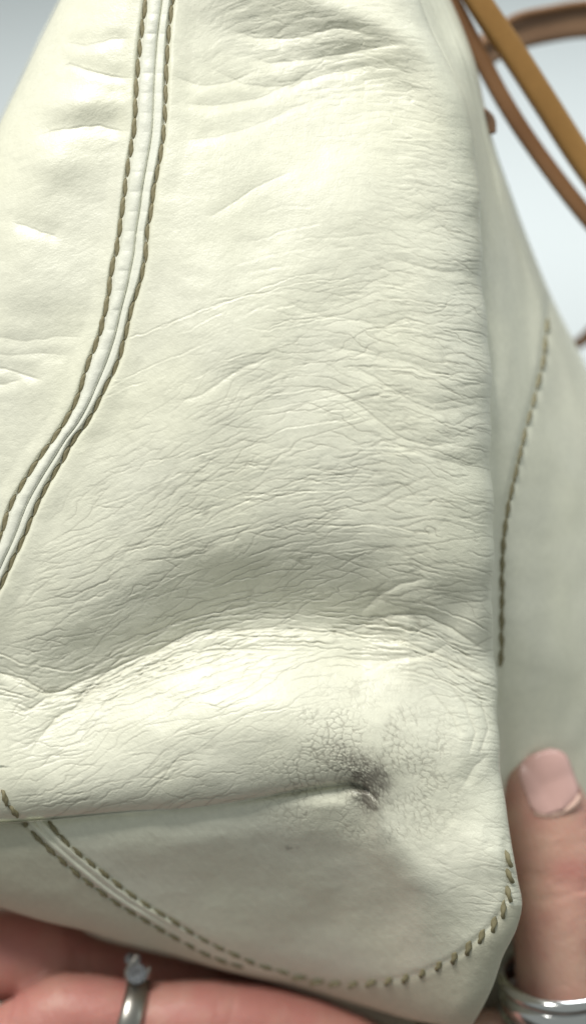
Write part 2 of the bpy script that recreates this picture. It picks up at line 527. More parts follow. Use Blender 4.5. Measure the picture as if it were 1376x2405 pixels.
    dirt = np.maximum(dirt, gauss(x - 866, 9) * gauss(y - 1851, 4) * .8)

    # single long creases
    for kind, x0, x1, v0, sd, am, wd in LONG:
        bb = (x > x0 - 8) & (x < x1 + 8)
        if kind == 'fold':
            yy = y - VX(x) - v0 * (1 + .25 * np.sin(x / 160 + sd))
        else:
            yy = y + flow(x) - v0
        bb &= np.abs(yy) < 60
        if not bb.any():
            continue
        xb, yb = x[bb], y[bb]
        wob2 = 13 * fbm(xb / 120 + sd * 1.7, yb / 400, sd, 2) + 5 * fbm(xb / 26 + sd, yb / 60, sd + 1, 3)
        d = np.abs(yy[bb] + wob2)
        end = sm(x0, x0 + 45, xb) * sm(x1, x1 - 45, xb)
        g = gauss(d, wd) * end * (.65 + .6 * noise(xb / 40 + sd, xb * 0 + sd, 3))
        k = free[bb] * (1 - .95 * und2[bb]) * (1 - onleft[bb]) * (1 - .6 * near[bb])
        D[bb] -= g * am * k
        D[bb] += .35 * am * gauss(np.abs(yy[bb] + wob2 - 2.6 * wd), wd * 1.5) * end * k
        crack[bb] = np.maximum(crack[bb], g * k * am / 4)
    # faint handling marks under the fold
    D += 1.1 * fbm(x / 48, y / 30, 81, 3) * und2 + .5 * fbm((x + y) / 60, (x - y) / 12, 83, 3) * und2
    # grain
    D += .22 * fbm(x / 9, y / 9, 27, 2) * free * (1 - .4 * under)
    return D, dirt, np.clip(crack, 0, 1)


# ------------------------------------------------------------------ materials
def new_mat(name):
    m = bpy.data.materials.new(name)
    m.use_nodes = True
    nt = m.node_tree
    b = nt.nodes['Principled BSDF']
    return m, nt, b


def nd(nt, t, **kw):
    n = nt.nodes.new(t)
    for k, v in kw.items():
        setattr(n, k, v)
    return n


def leather(name, base, alt, rough, grain=1.0, attrs=True):
    m, nt, b = new_mat(name)
    L = nt.links.new
    tc = nd(nt, 'ShaderNodeTexCoord')
    n1 = nd(nt, 'ShaderNodeTexNoise'); n1.inputs['Scale'].default_value = 38; n1.inputs['Detail'].default_value = 3
    L(tc.outputs['Object'], n1.inputs['Vector'])
    mx = nd(nt, 'ShaderNodeMix', data_type='RGBA')
    mx.inputs[6].default_value = (*base, 1); mx.inputs[7].default_value = (*alt, 1)
    r0 = nd(nt, 'ShaderNodeMapRange'); r0.inputs[1].default_value = .35; r0.inputs[2].default_value = .65
    L(n1.outputs[0], r0.inputs[0]); L(r0.outputs[0], mx.inputs[0])
    # small mottling
    n2 = nd(nt, 'ShaderNodeTexNoise'); n2.inputs['Scale'].default_value = 700; n2.inputs['Detail'].default_value = 4
    L(tc.outputs['Object'], n2.inputs['Vector'])
    r2 = nd(nt, 'ShaderNodeMapRange'); r2.inputs[1].default_value = .3; r2.inputs[2].default_value = .7
    r2.inputs[3].default_value = .955; r2.inputs[4].default_value = 1.03
    L(n2.outputs[0], r2.inputs[0])
    mu = nd(nt, 'ShaderNodeMix', data_type='RGBA', blend_type='MULTIPLY'); mu.inputs[0].default_value = 1
    L(mx.outputs[2], mu.inputs[6]); L(r2.outputs[0], mu.inputs[7])
    last = mu.outputs[2]
    if attrs:
        for an, col, k in (('crack', (.30, .28, .22), .62), ('dirt', (.105, .088, .073), .92)):
            at = nd(nt, 'ShaderNodeAttribute', attribute_name=an)
            ml = nd(nt, 'ShaderNodeMath', operation='MULTIPLY'); ml.inputs[1].default_value = k
            L(at.outputs['Fac'], ml.inputs[0])
            ms = nd(nt, 'ShaderNodeMix', data_type='RGBA'); ms.inputs[7].default_value = (*col, 1)
            L(ml.outputs[0], ms.inputs[0]); L(last, ms.inputs[6])
            last = ms.outputs[2]
    L(last, b.inputs['Base Color'])
    b.inputs['Specular IOR Level'].default_value = .5
    r3 = nd(nt, 'ShaderNodeMapRange'); r3.inputs[3].default_value = rough - .06; r3.inputs[4].default_value = rough + .08
    L(n1.outputs[0], r3.inputs[0]); L(r3.outputs[0], b.inputs['Roughness'])
    n4 = nd(nt, 'ShaderNodeTexNoise'); n4.inputs['Scale'].default_value = 2600; n4.inputs['Detail'].default_value = 3
    L(tc.outputs['Object'], n4.inputs['Vector'])
    bp = nd(nt, 'ShaderNodeBump'); bp.inputs['Strength'].default_value = .5 * grain; bp.inputs['Distance'].default_value = .00012
    L(n4.outputs[0], bp.inputs['Height']); L(bp.outputs[0], b.inputs['Normal'])
    return m


M_cream = leather('cream_leather', (.825, .815, .672), (.81, .80, .68), .40)
M_pipe = leather('piping_leather', (.83, .83, .74), (.81, .81, .71), .46)
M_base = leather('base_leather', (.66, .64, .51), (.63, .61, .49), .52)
M_tan = leather('tan_leather', (.27, .14, .062), (.21, .10, .042), .42, 1, False)
M_ochre = leather('ochre_leather', (.36, .195, .06), (.29, .15, .042), .36, 1, False)
M_dark = leather('brown_leather', (.24, .14, .08), (.19, .105, .06), .42, 1, False)


def thread_mat():
    m, nt, b = new_mat('olive_thread')
    L = nt.links.new
    tc = nd(nt, 'ShaderNodeTexCoord')
    wv = nd(nt, 'ShaderNodeTexNoise'); wv.inputs['Scale'].default_value = 900
    L(tc.outputs['Object'], wv.inputs['Vector'])
    mx = nd(nt, 'ShaderNodeMix', data_type='RGBA')
    mx.inputs[6].default_value = (.15, .13, .068, 1); mx.inputs[7].default_value = (.35, .31, .19, 1)
    L(wv.outputs[0], mx.inputs[0]); L(mx.outputs[2], b.inputs['Base Color'])
    b.inputs['Roughness'].default_value = .62
    return m


M_thread = thread_mat()


def skin_mat():
    m, nt, b = new_mat('skin')
    L = nt.links.new
    tc = nd(nt, 'ShaderNodeTexCoord')
    n1 = nd(nt, 'ShaderNodeTexNoise'); n1.inputs['Scale'].default_value = 70; n1.inputs['Detail'].default_value = 4
    L(tc.outputs['Object'], n1.inputs['Vector'])
    mx = nd(nt, 'ShaderNodeMix', data_type='RGBA')
    mx.inputs[6].default_value = (.52, .31, .235, 1); mx.inputs[7].default_value = (.60, .39, .31, 1)
    L(n1.outputs[0], mx.inputs[0])
    at = nd(nt, 'ShaderNodeAttribute', attribute_name='rosy')
    m2 = nd(nt, 'ShaderNodeMix', data_type='RGBA'); m2.inputs[7].default_value = (.50, .21, .18, 1)
    L(at.outputs['Fac'], m2.inputs[0]); L(mx.outputs[2], m2.inputs[6])
    L(m2.outputs[2], b.inputs['Base Color'])
    b.inputs['Roughness'].default_value = .5
    b.inputs['Subsurface Weight'].default_value = .35
    b.inputs['Subsurface Radius'].default_value = (1, .35, .2)
    b.inputs['Subsurface Scale'].default_value = .004
    n4 = nd(nt, 'ShaderNodeTexNoise'); n4.inputs['Scale'].default_value = 900
    L(tc.outputs['Object'], n4.inputs['Vector'])
    bp = nd(nt, 'ShaderNodeBump'); bp.inputs['Strength'].default_value = .6; bp.inputs['Distance'].default_value = .0003
    L(n4.outputs[0], bp.inputs['Height']); L(bp.outputs[0], b.inputs['Normal'])
    return m


M_skin = skin_mat()


def plain(name, col, rough, metal=0, var=.06, scale=20, trans=0):
    m, nt, b = new_mat(name)
    L = nt.links.new
    tc = nd(nt, 'ShaderNodeTexCoord')
    n = nd(nt, 'ShaderNodeTexNoise'); n.inputs['Scale'].default_value = scale
    L(tc.outputs['Object'], n.inputs['Vector'])
    r = nd(nt, 'ShaderNodeMapRange'); r.inputs[3].default_value = 1 - var; r.inputs[4].default_value = 1 + var
    L(n.outputs[0], r.inputs[0])
    mu = nd(nt, 'ShaderNodeMix', data_type='RGBA', blend_type='MULTIPLY'); mu.inputs[0].default_value = 1
    mu.inputs[6].default_value = (*col, 1)
    L(r.outputs[0], mu.inputs[7]); L(mu.outputs[2], b.inputs['Base Color'])
    b.inputs['Roughness'].default_value = rough
    b.inputs['Metallic'].default_value = metal
    b.inputs['Transmission Weight'].default_value = trans
    return m


M_nail = plain('nail', (.58, .36, .33), .3)
M_lunula = plain('nail_fold', (.60, .40, .33), .45)
M_silver = plain('silver', (.72, .72, .72), .14, 1)
M_steel = plain('worn_silver', (.42, .40, .37), .3, 1)
M_gem = plain('clear_stone', (.42, .43, .46), .08, 0, 0, 20, .8)
M_wall = plain('wall_paint', (.66, .72, .76), .8, 0, .03, 3)
M_table = plain('white_tabletop', (.66, .70, .72), .5, 0, .03, 4)

# ------------------------------------------------------------------ setting
TZ = 0.75
V = np.array([(-3, .68, TZ), (3, .68, TZ), (3, 3.1, TZ), (-3, 3.1, TZ),
              (-3, .68, TZ - .04), (3, .68, TZ - .04), (3, 3.1, TZ - .04), (-3, 3.1, TZ - .04)], float)
F = np.array([(0, 1, 2, 3), (7, 6, 5, 4), (0, 4, 5, 1), (1, 5, 6, 2), (2, 6, 7, 3), (3, 7, 4, 0)])
setp(link('tabletop', mesh_from('tabletop', V, F, M_table, smooth=False)), kind='structure')
V = np.array([(-4, 3.3, -.2), (4, 3.3, -.2), (4, 3.3, 3.2), (-4, 3.3, 3.2),
              (-4, 3.4, -.2), (4, 3.4, -.2), (4, 3.4, 3.2), (-4, 3.4, 3.2)], float)
setp(link('wall', mesh_from('wall', V, F[:, ::-1], M_wall, smooth=False)), kind='structure')

V = np.array([(-4, -3, 0), (4, -3, 0), (4, 3.3, 0), (-4, 3.3, 0)], float)
setp(link('floor', mesh_from('floor', V, F[:1], plain('dark_floor', (.10, .075, .06), .5, 0, .1, 6), smooth=False)), kind='structure')

# ------------------------------------------------------------------ handbag
bag = empty('handbag', W(500, 2250, -350))
setp(bag, 'cream leather handbag with olive stitching and a dark scuff on its cracked corner',
     'handbag')

NC, NR = 660, 1240
s_ = np.linspace(0, 1, NC)[None, :].repeat(NR, 0)
t_ = np.linspace(0, 1, NR)[:, None].repeat(NC, 1)
YT = -150.0
TK = .83          # one row of the sheet runs exactly along the folded lip
y = YT + (2330 - YT) * t_
for _ in range(16):
    x = XL(y) + (XR(y) - XL(y)) * s_
    kx = KX(x)
    yn = np.where(t_ < TK, YT + (kx - YT) * t_ / TK, kx + (YB(x) - kx) * (t_ - TK) / (1 - TK))
    y = y * .35 + .65 * yn
x = XL(y) + (XR(y) - XL(y)) * s_
D, dirt, crack = depth(x, y)
# continue round the outlines: bottom, left and right turns
nb = 10
ph = np.linspace(0, 1, nb + 1)[1:, None]
def wrap_cols(xe, ye, de, sgn, back, inward):
    a = ph.T * math.pi * .55
    return (xe[:, None] - sgn * inward * (1 - np.cos(a)), ye[:, None] + 0 * a, de[:, None] - back * np.sin(a) - 2)
xl, yl, dl = wrap_cols(x[:, 0], y[:, 0], D[:, 0], -1, 420, 160)
xr, yr, dr = wrap_cols(x[:, -1], y[:, -1], D[:, -1], 1, 330, 110)
X = np.hstack([xl[:, ::-1], x, xr]); Y = np.hstack([yl[:, ::-1], y, yr]); DD = np.hstack([dl[:, ::-1], D, dr])
z10 = np.zeros((NR, nb))
DI = np.hstack([z10, dirt, z10]); CK = np.hstack([z10, crack, z10])
a = ph * math.pi * .6
X = np.vstack([X, X[-1:] + 0 * a]); Y = np.vstack([Y, Y[-1:] - 200 * (1 - np.cos(a))])
DD = np.vstack([DD, DD[-1:] - 420 * np.sin(a) - 2])
zz = np.zeros((nb, X.shape[1])); DI = np.vstack([DI, zz]); CK = np.vstack([CK, zz])
P = W(X, Y, DD).reshape(-1, 3)
F = grid_faces(*X.shape)
attrs = {'dirt': DI.ravel(), 'crack': CK.ravel()}
fx = X.ravel()[F[:, 0]]; fy = Y.ravel()[F[:, 0]]
col = np.tile(np.arange(X.shape[1] - 1), X.shape[0] - 1)
row = np.repeat(np.arange(X.shape[0] - 1), X.shape[1] - 1)
upper = fy < KX(fx)
m_pipe1 = upper & (fy < 1800) & (fx > xA(fy)) & (fx < xB(fy))
m_left = upper & (fx <= xA(fy)) & (fy < 1800)
m_pipe2 = ~upper & (fx > xC(fy)) & (fx < xD(fy)) & (fy < 2262) & (fy > 1900) & (row < NR)
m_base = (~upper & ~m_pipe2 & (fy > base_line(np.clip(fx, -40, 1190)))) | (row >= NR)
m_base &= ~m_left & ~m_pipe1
m_gus = ~(m_pipe1 | m_left | m_pipe2 | m_base)
parts = {}
for nm, mk, mt, lab in (('gusset_panel', m_gus, M_cream, 'cracked and creased cream end panel with a dark scuff'),
                        ('side_panel', m_left, M_cream, 'softly rumpled cream panel left of the piped seam'),
                        ('seam_piping', m_pipe1, M_pipe, 'long piped seam with two rows of olive stitches'),
                        ('seam_piping', m_pipe2, M_cream, 'shaded seam running under the base'),
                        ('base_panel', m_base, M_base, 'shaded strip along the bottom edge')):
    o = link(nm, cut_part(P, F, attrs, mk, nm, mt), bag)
    if lab: o['label'] = lab
    parts.setdefault(nm, []).append(o)

# broad front panel, going away to the right, and round to the back
XO = curve([(-200, 960), (0, 1058), (60, 1084), (150, 1116), (250, 1138), (340, 1160), (450, 1198), (560, 1238), (700, 1296),
            (860, 1376), (1050, 1462), (1300, 1550), (1700, 1640), (2450, 1700)])
nr, nc = 260, 110
yv = np.linspace(-200, 2420, nr)[:, None]
av = np.linspace(0, 1, nc)[None, :]


D0 = curve([(-200, -60), (0, -75), (250, -110), (700, -120), (1200, -135), (1500, -190), (1800, -330), (2420, -480)])
D1 = curve([(-200, -230), (250, -320), (700, -480), (1200, -620), (2420, -860)])


def fdepth(a, y):
    d0 = D0(y)
    d1 = D1(y)
    dd = d0 + (d1 - d0) * (1.35 * a - .35 * a * a)
    dd = dd - np.interp(y, [0, 250, 1600], [6, 30, 55]) * np.exp(-(a / .13) ** 2) * (a > 0)
    dd = dd + 16 * fbm(a * 3 + y / 900, y / 330, 41, 3) + 1.5 * fbm(a * 5, y / 140, 43, 2) + 1.2 * fbm(a * 8, y / 26, 47, 3) * np.exp(-(a / .5) ** 2)
    e = np.clip(1 - (1 - a) / .22, 0, 1)
    return dd - 110 * (1 - np.sqrt(np.maximum(1 - e * e, 0)))


def fx_(a, y):
    x0 = _XR(y) - 14
    return x0 + (XO(y) - x0) * a


def facet(a, y):     # raised corner below the handle, top right
    return 24 * gauss(y - 130, 70) * gauss(a - .75, .3)


av2, yv2 = np.broadcast_arrays(av, yv)
Xf = fx_(av2, yv2)
Df = fdepth(av2, yv2) + facet(av2, yv2)
ds, sd, al = polydist(Xf, yv2, [(1288, 700), (1286, 742), (1274, 854), (1251, 946), (1230, 1022), (1210, 1109),
                                (1190, 1185), (1178, 1261), (1173, 1340), (1173, 1420), (1172, 1505), (1166, 1658)])
Df = Df - 7 * gauss(ds, 9) + 7 * sm(0, 16, ds) * (sd > 0)
nb2 = 14
a = np.linspace(0, 1, nb2 + 1)[None, 1:]
Xb = Xf[:, -1:] - (Xf[:, -1:] - XL(yv)) * a
Db = Df[:, -1:] - 260 * np.sin(a * math.pi / 2) - 4
Xf = np.hstack([Xf, Xb]); Df = np.hstack([Df, Db]); Yf = np.broadcast_to(yv, Xf.shape)
z0 = np.zeros(Xf.size)
front = link('front_panel', mesh_from('front_panel', W(Xf, Yf, Df), grid_faces(*Xf.shape), M_cream,
                                      {'dirt': z0, 'crack': z0}), bag)
front['label'] = 'smooth broad panel receding to the right, out of focus'


# ------------------------------------------------------------------ stitches
def stitch_mesh(L, wd, name):
    """one stitch of two-ply thread, arched, its ends going into the leather"""
    ns, nk = 11, 8
    vs = []
    for i in range(ns):
        u = i / (ns - 1)
        tw = u * math.pi * 1.9
        arch = math.sin(math.pi * u) ** .6
        r0 = wd * .5 * (.42 + .58 * arch)
        for k in range(nk):
            th = 2 * math.pi * k / nk
            r = r0 * (1 + .26 * math.cos(2 * (th - tw)))
            vs.append(((u - .5) * L, r * math.cos(th), r * math.sin(th) * .9 + wd * (.55 * arch - .45)))
    fs = []
    for i in range(ns - 1):
        for k in range(nk):
            b0, b1 = i * nk + k, i * nk + (k + 1) % nk
            fs.append((b0, b1, b1 + nk, b0 + nk))
    return mesh_from(name, np.array(vs), np.array(fs), M_thread)


def along(pts, step, start=0.0):
    pts = np.array(pts, float)
    seg = np.hypot(*(pts[1:] - pts[:-1]).T)
    cum = np.concatenate([[0], np.cumsum(seg)])
    n = int((cum[-1] - start) / step)
    d = start + step * (np.arange(n) + .5)
    q = lambda dd: (np.interp(dd, cum, pts[:, 0]), np.interp(dd, cum, pts[:, 1]))
    p, p0, p1 = q(d), q(np.maximum(d - step * .5, 0)), q(np.minimum(d + step * .5, cum[-1]))
    return p, p0, p1


def put_stitches(pts, step, length, wd, parent, slant, surf, start=0.0, lift=0.0, skip=None):
    me = stitch_mesh(length * S, wd * S, 'stitch')
    (px, py), (ax, ay), (bx, by) = along(pts, step, start)
    d, da, db = surf(px, py), surf(ax, ay), surf(bx, by)
    pw, pa, pb = W(px, py, d + lift), W(ax, ay, da + lift), W(bx, by, db + lift)
    wp = parent_world(parent).inverted()
    for i in range(len(px)):
        if skip is not None and skip(px[i], py[i]):
            continue
        tan = Vector(pb[i] - pa[i]).normalized()
        view = Vector(CAM - pw[i]).normalized()
        nrm = (view - tan * view.dot(tan)).normalized()
        side = nrm.cross(tan)
        R = Matrix((tan, side, nrm)).transposed().to_4x4()
        R = Matrix.Translation(Vector(pw[i])) @ R @ Matrix.Rotation(slant + random.uniform(-.07, .07), 4, 'Z')
        k = random.uniform(.93, 1.06)
        o = bpy.data.objects.new('stitch', me)
        sc.collection.objects.link(o)
        o.parent = parent
        o.matrix_local = Matrix(wp) @ R @ Matrix.Scale(k, 4)


surf = lambda px, py: depth(np.asarray(px, float), np.asarray(py, float), False)[0]
above_lip = lambda a, b: b > KX(a) - 4
below_lip = lambda a, b: b < KX(a) + 3
pipe1, pipe2 = parts['seam_piping']
put_stitches(ROW_A, 47, 54, 13.2, pipe1, .17, surf, 6, 2.5, above_lip)
put_stitches(ROW_B, 47, 54, 13.2, pipe1, .17, surf, 20, 2.5, above_lip)
put_stitches(ROW_C, 40, 46, 12, pipe2, -.12, surf, 0, 2, lambda a, b: a < 8)
put_stitches(ROW_D, 40, 46, 12, pipe2, -.12, surf, 10, 2, below_lip)
put_stitches(ROW_E, 41, 56, 14, parts['base_panel'][0], .45, surf, 0, .5)


def fsurf(px, py):
    x0 = _XR(py) - 14
    a = np.clip((px - x0) / (XO(py) - x0), 0, 1)
    return fdepth(a, py) + facet(a, py) - 5


put_stitches([(1286, 742), (1274, 854), (1251, 946), (1230, 1022), (1210, 1109), (1193, 1185), (1182, 1261), (1178, 1340),
              (1178, 1420), (1177, 1505), (1174, 1600)], 44, 55, 12.5, front, .04, fsurf, 0, 1)


# ------------------------------------------------------------------ tubes: handles, hand
def tube(pts, nk=20, sub=6, flat=None, cap=True):
    """pts: (px, py, d, r) in pixels; smooth sweep; flat = (width factor, thickness factor)"""
    a = np.array(pts, float)
    k = np.arange(len(a))
    u = np.linspace(0, len(a) - 1, (len(a) - 1) * sub + 1)
    q = np.stack([curve(list(zip(k, a[:, j])))(u) for j in range(4)], 1)
    c = W(q[:, 0], q[:, 1], q[:, 2])
    r = q[:, 3] * S
    tg = np.gradient(c, axis=0); tg /= np.linalg.norm(tg, axis=1)[:, None]
    vs = []
    for i in range(len(c)):
        view = -FWD
        n1 = np.cross(tg[i], view); n1 /= np.linalg.norm(n1)
        n2 = np.cross(n1, tg[i])
        for j in range(nk):
            th = 2 * math.pi * j / nk
            f1, f2 = flat or (1, 1)
            cc, ss = math.cos(th), math.sin(th)
            if flat:
                cc = math.copysign(abs(cc) ** .6, cc); ss = math.copysign(abs(ss) ** .6, ss)
            vs.append(c[i] + n1 * (cc * r[i] * f1) + n2 * (ss * r[i] * f2))
    fs = [(i * nk + j, i * nk + (j + 1) % nk, (i + 1) * nk + (j + 1) % nk, (i + 1) * nk + j)
          for i in range(len(c) - 1) for j in range(nk)]
    return np.array(vs), fs, c, nk


def tube_obj(name, pts, mat, parent, flat=None, label=None):
    v, f, c, nk = tube(pts, flat=flat)
    n = len(v)
    v = np.vstack([v, c[:1], c[-1:]])
    f = list(f) + [((j + 1) % nk, j, n, n) for j in range(nk)] + [(n - 1 - (nk - 1 - j), n - nk + (j + 1) % nk, n + 1, n + 1) for j in range(nk)]
    me = bpy.data.meshes.new(name)
    me.from_pydata([tuple(p) for p in v], [], [tuple(dict.fromkeys(q)) for q in f])
    me.polygons.foreach_set('use_smooth', [True] * len(me.polygons))
    me.materials.append(mat)
    o = link(name, me, parent)
    if label: o['label'] = label
    return o


tube_obj('handle', [(960, -150, -420, 22), (1052, -10, -440, 22), (1112, 105, -460, 22), (1184, 240, -480, 22),
                    (1264, 362, -500, 22), (1376, 508, -520, 23), (1480, 620, -540, 23)], M_tan, bag, (1, .9),
         'thinner tan leather handle cord')
tube_obj('handle', [(1014, -180, -380, 32), (1114, -10, -400, 32), (1196, 112, -420, 33), (1286, 252, -440, 33),
                    (1374, 388, -460, 33), (1500, 560, -480, 33)], M_ochre, bag, (1, .9),
         'thicker ochre leather handle cord')
tube_obj('strap', [(1040, 165, -560, 42), (1110, 135, -640, 44), (1200, 84, -700, 47), (1290, 60, -730, 48), (1380, 48, -750, 49),
                   (1520, 45, -780, 50)], M_dark, bag, (1, .35), 'wide dark brown strap crossing behind the cords')
v_ = [(1120, 118, -620, 10), (1200, 46, -668, 11), (1290, 22, -698, 11), (1380, 8, -718, 11), (1520, 4, -748, 11)]
tube_obj('strap_edge', v_, M_tan, bag, None, 'pale rolled edge of the wide strap')
tube_obj('strap_tab', [(1130, 262, -330, 14), (1146, 285, -345, 18), (1152, 315, -350, 14)], M_dark, bag, (1, .6),
         'small brown tab peeping past the bag edge')
tube_obj('strap_tab', [(1340, 815, -900, 14), (1366, 800, -900, 18), (1400, 770, -900, 20), (1450, 730, -900, 20)], M_dark, bag, (1, .6),
         'brown strap end at the right edge')

# ------------------------------------------------------------------ hand
HAND = {
    'thumb': [(1236, 1828, -500, 108), (1254, 1876, -500, 126), (1280, 1945, -495, 136), (1308, 2040, -480, 134), (1312, 2150, -460, 128),
              (1308, 2260, -440, 114), (1308, 2340, -430, 112), (1310, 2450, -440, 130), (1290, 2600, -490, 170), (1180, 2760, -560, 220)],
    'front finger': [(-260, 2430, -390, 78), (-200, 2440, -400, 92), (-80, 2500, -410, 100), (40, 2448, -415, 106), (150, 2386, -420, 110), (250, 2388, -425, 104), (330, 2400, -430, 98),
                     (440, 2398, -440, 106), (560, 2404, -460, 108), (720, 2440, -490, 108), (880, 2520, -510, 120), (1050, 2640, -580, 160)],
    'rear finger': [(-330, 2190, -580, 84), (-270, 2195, -590, 96), (-150, 2225, -600, 122), (40, 2246, -605, 126), (120, 2256, -610, 118), (200, 2285, -620, 104), (330, 2325, -630, 108),
                    (520, 2370, -640, 108), (740, 2440, -640, 110), (980, 2580, -640, 140)],
    'third finger': [(-100, 2650, -330, 78), (-20, 2640, -340, 94), (140, 2610, -350, 104), (330, 2600, -360, 104), (560, 2600, -400, 106), (760, 2640, -440, 112), (1000, 2720, -520, 150)],
    'little finger': [(160, 2800, -340, 66), (220, 2796, -350, 80), (400, 2780, -370, 88), (600, 2770, -410, 92), (800, 2790, -460, 104), (1020, 2820, -540, 140)],
    'mound': [(1030, 2530, -440, 95), (1130, 2462, -430, 96), (1200, 2470, -430, 92), (1300, 2560, -460, 110)],
    'palm': [(500, 2600, -800, 150), (700, 2620, -760, 200), (900, 2680, -720, 240), (1100, 2760, -660, 250), (1250, 2900, -620, 240), (1350, 3200, -600, 220), (1400, 3500, -600, 210)],
}
bm = bmesh.new()
for nm, pts in HAND.items():
    v, f, c, nk = tube(pts, 24, 8)
    vs = [bm.verts.new(p) for p in v]
    for q in f:
        bm.faces.new([vs[i] for i in q])
    for s0, idx in ((0, 0), (len(vs) - nk, -1)):      # rounded ends
        r = pts[idx][3] * S
        tgv = Vector(c[0] - c[1] if idx == 0 else c[-1] - c[-2]).normalized()
        ringv = vs[s0:s0 + nk]
        cen = Vector(c[idx])
        for kk in range(1, 6):
            ang = kk / 6 * math.pi / 2
            new = [bm.verts.new(cen + (v0 - cen) * math.cos(ang) + tgv * r * math.sin(ang) * .95)
                   for v0 in [w_.co.copy() for w_ in vs[s0:s0 + nk]]]
            for j in range(nk):
                bm.faces.new([ringv[j], ringv[(j + 1) % nk], new[(j + 1) % nk], new[j]])
            ringv = new
        tip = bm.verts.new(cen + tgv * r * .95)
        for j in range(nk):
            bm.faces.new([ringv[j], ringv[(j + 1) % nk], tip])
bmesh.ops.recalc_face_normals(bm, faces=bm.faces)
me = bpy.data.meshes.new('raw'); bm.to_mesh(me); bm.free()
tmp = bpy.data.objects.new('raw', me); sc.collection.objects.link(tmp)
md = tmp.modifiers.new('r', 'REMESH'); md.mode = 'VOXEL'; md.voxel_size = .0011; md.use_smooth_shade = True
md = tmp.modifiers.new('s', 'SMOOTH'); md.iterations = 9; md.factor = .5
bpy.context.view_layer.update()
ev = tmp.evaluated_get(bpy.context.evaluated_depsgraph_get())
hm = bpy.data.meshes.new_from_object(ev)
bpy.data.objects.remove(tmp)
hm.name = 'hand'
n = len(hm.vertices)
co = np.empty(n * 3, np.float32); hm.vertices.foreach_get('co', co); co = co.reshape(-1, 3).astype(float)
# joint creases and rosiness, in photograph coordinates
rel = co - CAM
dist = rel @ FWD
hx = (rel @ RIGHT) / dist * DIST / S + 688
hy = 1202.5 - (rel @ UP) / dist * DIST / S
nrmv = np.empty(n * 3, np.float32); hm.vertices.foreach_get('normal', nrmv); nrmv = nrmv.reshape(-1, 3)
dent = np.zeros(n)
for yy, kk in ((2046, .5), (2064, 1.0), (2082, .8), (2104, .6), (1968, .35), (1985, .3)):
    dent += kk * gauss(hy - yy - 9 * np.sin(hx / 45 + yy) - 5 * noise(hx / 18, hy * 0 + yy, 2), 4.5) * (hx > 1150)
for xx, kk in ((172, 1.0), (190, 1.4), (212, .8)):
    dent += kk * gauss(hx - xx - (hy - 2250) * .15 - 5 * noise(hy / 18, hy * 0 + xx, 2), 6) * (hy < 2300)
for xx, kk in ((520, .9), (545, .6), (30, .8), (52, .6)):
    dent += kk * gauss(hx - xx + (hy - 2350) * .2 - 5 * noise(hy / 18, hy * 0 + xx, 2), 5) * (hy > 2260) * (hx < 700)
dent += .45 * fbm(hx / 34, hy / 34, 5, 3)
co = co - nrmv * (dent * 4.6 * S)[:, None]
hm.vertices.foreach_set('co', co.astype(np.float32).ravel())
rosy = np.clip(.25 + .2 * (hx < 900) + .5 * sm(2100, 2300, hy) * (hx < 900) + .35 * gauss(hx - 1350, 60) * gauss(hy - 2060, 60)
               + .5 * (hy < 2300) * (hx < 500), 0, .9)
rosy = np.clip(rosy + .45 * fbm(hx / 60, hy / 60, 12, 3), 0, 1)
at = hm.attributes.new('rosy', 'FLOAT', 'POINT'); at.data.foreach_set('value', rosy.astype(np.float32))
hm.materials.clear(); hm.materials.append(M_skin)
hm.polygons.foreach_set('use_smooth', [True] * len(hm.polygons))
hand = empty('hand', W(1000, 2760, -560))
setp(hand, 'hand cupping the bag from below, thumb up, wearing two silver rings', 'hand')
link('hand_body', hm, hand)

# thumb nail: a curved plate lying on the thumb, with its pale fold
nu, nv = 15, 17
cx, cy, cw, ch, rot = 1288, 1836, 62, 74, math.radians(-20)
uu, vv = np.meshgrid(np.linspace(-1, 1, nu), np.linspace(-1, 1, nv))
wv = np.sqrt(np.maximum(1 - np.maximum(np.abs(vv) - .45, 0) ** 2 / .55**2 * .8, 0.05))
lx, ly = uu * cw * wv, vv * ch
nx = cx + lx * math.cos(rot) - ly * math.sin(rot); ny = cy + lx * math.sin(rot) + ly * math.cos(rot)
from mathutils.bvhtree import BVHTree
bv = BVHTree.FromPolygons([Vector(p) for p in co], [list(p.vertices) for p in hm.polygons])


def skin_at(px, py):
    dr = Vector(W(px, py, 0) - CAM).normalized()
    hit = bv.ray_cast(Vector(CAM), dr)[0]
    return (DIST - float((np.array(hit) - CAM) @ FWD)) / S


dc, db_ = skin_at(cx, cy), skin_at(cx + 18, cy + ch * .8)
dn = dc + 13 + (db_ - dc) * np.maximum(vv, 0) * .9 - 21 * uu**2 - 16 * np.maximum(-vv, 0) ** 2
def on_skin(px, py, d, gap):
    try:
        q = skin_at(px, py)
    except Exception:
        return d
    return max(d, q + gap) if q < dc + 110 else d


